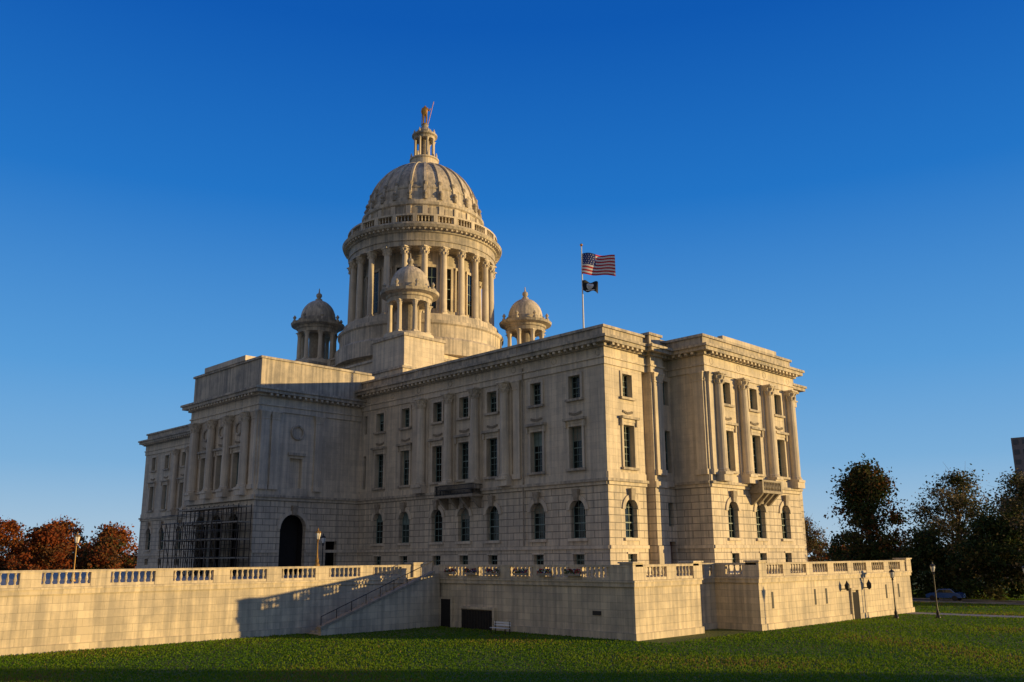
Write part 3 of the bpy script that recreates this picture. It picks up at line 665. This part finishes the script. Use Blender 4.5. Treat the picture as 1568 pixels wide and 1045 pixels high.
tree('deciduous_tree',15,68,GZ,15.5,8.5,[MG,PL,DG],15000,110,.45,.1,1.5,.18)
tree('deciduous_tree',24,60,GZ,13,7,[DG,DG,MG],16000,80,.4,.08,1.4,.24)
tree('deciduous_tree',11,65,GZ,10,6.5,[DG,DG,MG],12000,60,.3,.05,1.3,.22)
tree('deciduous_tree',2,66,GZ,8.5,5.5,[DG,DG,MG],10000,50,.3,.05,1.2,.22)
tree('deciduous_tree',-5,68,GZ,7,4.5,[DG,DG,MG],8000,40,.3,.05,1.1,.22)
tree('deciduous_tree',-25,84,GZ,12,6,[PL,BR,MG],6000,70,.3,.15,1.3,.16)
tree('deciduous_tree',98,19,GZ,15,6,[BR,OR,MG],14000,80,.4,.1,1.4,.32)
tree('deciduous_tree',97,27,GZ,12,5,[BR,OR,MG],12000,70,.4,.1,1.4,.3)
tree('deciduous_tree',112,26,GZ,14,6,[BR,OR,MG],12000,80,.4,.1,1.4,.3)
for (R,F_,h,r,c) in ((-162,285,18,13,[OR,RU,BR]),(-141,270,15.5,11,[RU,BR,RU]),(-152,300,19,13,[RU,OR,BR]),(-172,280,16,12,[OR,BR,RU]),(-126,280,12,9,[BR,RU,MG]),(-134,300,17,12,[RU,BR,OR]),(-115,290,11,9,[RU,MG,BR])):
    tree('autumn_tree',CAM.x+.7071*(R-F_),CAM.y+.7071*(R+F_),GZ,h,r,c,6500,90,.4,.1,1.9,.45)
n=30000; an=rng.random(n)*2*math.pi; rr=rng.uniform(300,360,n); hh=8+3*np.sin(an*37)+2*np.sin(an*91+1); zz=GZ+rng.random(n)**.7*hh
c=np.stack([-20+rr*np.cos(an),rr*np.sin(an),zz],1); A=rng.normal(0,1,(n,3)); A/=np.linalg.norm(A,axis=1)[:,None]; B=np.cross(A,rng.normal(0,1,(n,3))); B/=np.linalg.norm(B,axis=1)[:,None]
s=rng.uniform(.8,1.7,n)[:,None]; ok=(c[:,0]<120)
V=np.stack([c-A*s,c-B*s,c+A*s,c+B*s],1)[ok].reshape(-1,3); fast('distant_tree_row',V,4,[BR,DG,RU,MG],rng.integers(0,4,ok.sum()))
# ---------------------------------------------------------------- distant buildings
M_conc=simple('tower_concrete',(.20,.17,.17)); M_tw=simple('tower_windows',(.05,.06,.08),.2)
def tower(name,R,F_,w,d,h,floors):
    x=CAM.x+.7071*(R-F_); y=CAM.y+.7071*(R+F_); mb=MB([M_conc,M_tw]); mb.box(x,x+w,y,y+d,GZ-1,GZ+h,M_conc)
    fh=h/floors
    for k in range(floors):
        z=GZ+k*fh+fh*.3; nb=int(w/3)
        for i in range(nb):
            u=x+(i+.2)*w/nb; mb.box(u,u+w/nb*.6,y-.08,y+.1,z,z+fh*.5,M_tw)
        nb=int(d/3)
        for i in range(nb):
            u=y+(i+.2)*d/nb; mb.box(x+w-.1,x+w+.08,u,u+d/nb*.6,z,z+fh*.5,M_tw)
    mb.box(x+w*.3,x+w*.7,y+d*.3,y+d*.7,GZ+h,GZ+h+3,M_conc); mb.obj(name)
tower('office_tower',183,322,30,28,47,13); tower('office_building',174,318,26,20,25,7)
# ---------------------------------------------------------------- car
M_carb=simple('car_paint_blue',(.03,.1,.35),.25,.3,.03); M_tire=simple('tire_rubber',(.02,.02,.02))
mb=MB([M_carb,M_tire,M_glass,M_white]); x,y,z=6.7,58.6,GZ+.02
side=[(-2.1,.35),(-2.15,.75),(-1.6,.95),(-1.0,1.0),(-.55,1.42),(.9,1.45),(1.5,1.02),(2.05,.9),(2.15,.4)]
for yy in(-.85,.85): mb.face([(x+a,y+yy*(1 if b<1.2 else .82),z+b) for a,b in side],M_carb)
for (a,b),(c,d) in zip(side,side[1:]+side[:1]):
    f=lambda q:1 if q<1.2 else .82
    mb.face([(x+a,y-.85*f(b),z+b),(x+c,y-.85*f(d),z+d),(x+c,y+.85*f(d),z+d),(x+a,y+.85*f(b),z+b)],M_glass if (a,c)in((-1.0,-.55),(.9,1.5)) else M_carb)
mb.face([(x-.85,y-.86,z+1.0),(x+1.3,y-.86,z+1.0),(x+.85,y-.74,z+1.36),(x-.5,y-.74,z+1.36)],M_glass)
for a in(-1.35,1.35):
    for yy in(-.88,.68): mb.tube((x+a,y+yy,z+.33),(x+a,y+yy+.2,z+.33),.33,M_tire,14)
mb.obj('parked_car')
mb=MB([M_white,M_iron]); x,y=-1.5,-12.2
for k in range(3): mb.box(x-.9,x+.9,y+k*.16,y+k*.16+.12,GZ+.43,GZ+.47,M_white)
for k in range(2): mb.box(x-.9,x+.9,y+.5,y+.54,GZ+.6+k*.18,GZ+.72+k*.18,M_white)
for a in(-.8,.76): mb.box(x+a,x+a+.06,y,y+.05,GZ,GZ+.43,M_iron); mb.box(x+a,x+a+.06,y+.5,y+.56,GZ,GZ+.95,M_iron)
mb.obj('park_bench')

# ---------------------------------------------------------------- LIGHT / SKY
EL=math.radians(5.0); AZ=math.atan2(1,.73)
sd=Vector((math.sin(AZ)*math.cos(EL),math.cos(AZ)*math.cos(EL),math.sin(EL)))
sun=bpy.data.lights.new('sun','SUN'); sun.energy=5.0; sun.angle=math.radians(.5); sun.color=(1,.70,.29)
so=link(bpy.data.objects.new('sun',sun)); so.rotation_euler=sd.to_track_quat('Z','Y').to_euler()
w=bpy.data.worlds.new('World'); scene.world=w; w.use_nodes=True; nt=w.node_tree; L=nt.links
sk=nt.nodes.new('ShaderNodeTexSky'); sk.sky_type='NISHITA'; sk.sun_disc=False; sk.sun_elevation=EL; sk.sun_rotation=AZ
sk.air_density=1.0; sk.dust_density=.2; sk.ozone_density=3.0
tc=N(nt,'ShaderNodeTexCoord'); sp=N(nt,'ShaderNodeSeparateXYZ'); L.new(tc.outputs['Generated'],sp.inputs[0])
cr=N(nt,'ShaderNodeValToRGB'); L.new(sp.outputs[2],cr.inputs[0]); E=cr.color_ramp.elements
E[0].position=0; E[0].color=(.46,.62,.76,1); E[1].position=1; E[1].color=(.002,.05,.25,1)
for p,c in((.1,(.20,.44,.74)),(.2,(.095,.34,.72)),(.385,(.012,.18,.60)),(.55,(.001,.10,.47))):
    e=E.new(p); e.color=(*c,1)
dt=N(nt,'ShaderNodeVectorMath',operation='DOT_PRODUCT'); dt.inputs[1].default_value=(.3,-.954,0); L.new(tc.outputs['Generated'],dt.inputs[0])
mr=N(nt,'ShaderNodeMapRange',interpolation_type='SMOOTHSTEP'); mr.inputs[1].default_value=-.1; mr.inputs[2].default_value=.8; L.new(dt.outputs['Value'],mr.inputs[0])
fill_haze=N(nt,'ShaderNodeMix',data_type='RGBA'); L.new(mr.outputs[0],fill_haze.inputs['Factor']); L.new(cr.outputs[0],fill_haze.inputs['A']); fill_haze.inputs['B'].default_value=(.25,.245,.275,1)  # grey haze added out of frame behind the camera to light the shaded facade
sc=N(nt,'ShaderNodeVectorMath',operation='SCALE'); sc.inputs['Scale'].default_value=1/.15; L.new(fill_haze.outputs['Result'],sc.inputs[0])
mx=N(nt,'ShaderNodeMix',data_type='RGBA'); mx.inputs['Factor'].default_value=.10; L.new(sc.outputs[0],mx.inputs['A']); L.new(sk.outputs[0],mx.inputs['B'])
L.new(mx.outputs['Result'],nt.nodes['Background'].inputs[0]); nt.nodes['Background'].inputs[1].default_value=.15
scene.view_settings.view_transform='Standard'; scene.view_settings.look='None'; scene.view_settings.exposure=0
cam=bpy.data.cameras.new('camera'); co=link(bpy.data.objects.new('camera',cam)); co.location=CAM
M=Matrix.Rotation(math.radians(45),3,'Z')@Matrix.Rotation(math.radians(103),3,'X')@Matrix.Rotation(math.radians(-.45),3,'Z')
co.rotation_euler=M.to_euler(); cam.lens=30.9; cam.sensor_width=36; cam.shift_y=.0128; cam.clip_end=6000; cam.clip_start=.1
scene.camera=co
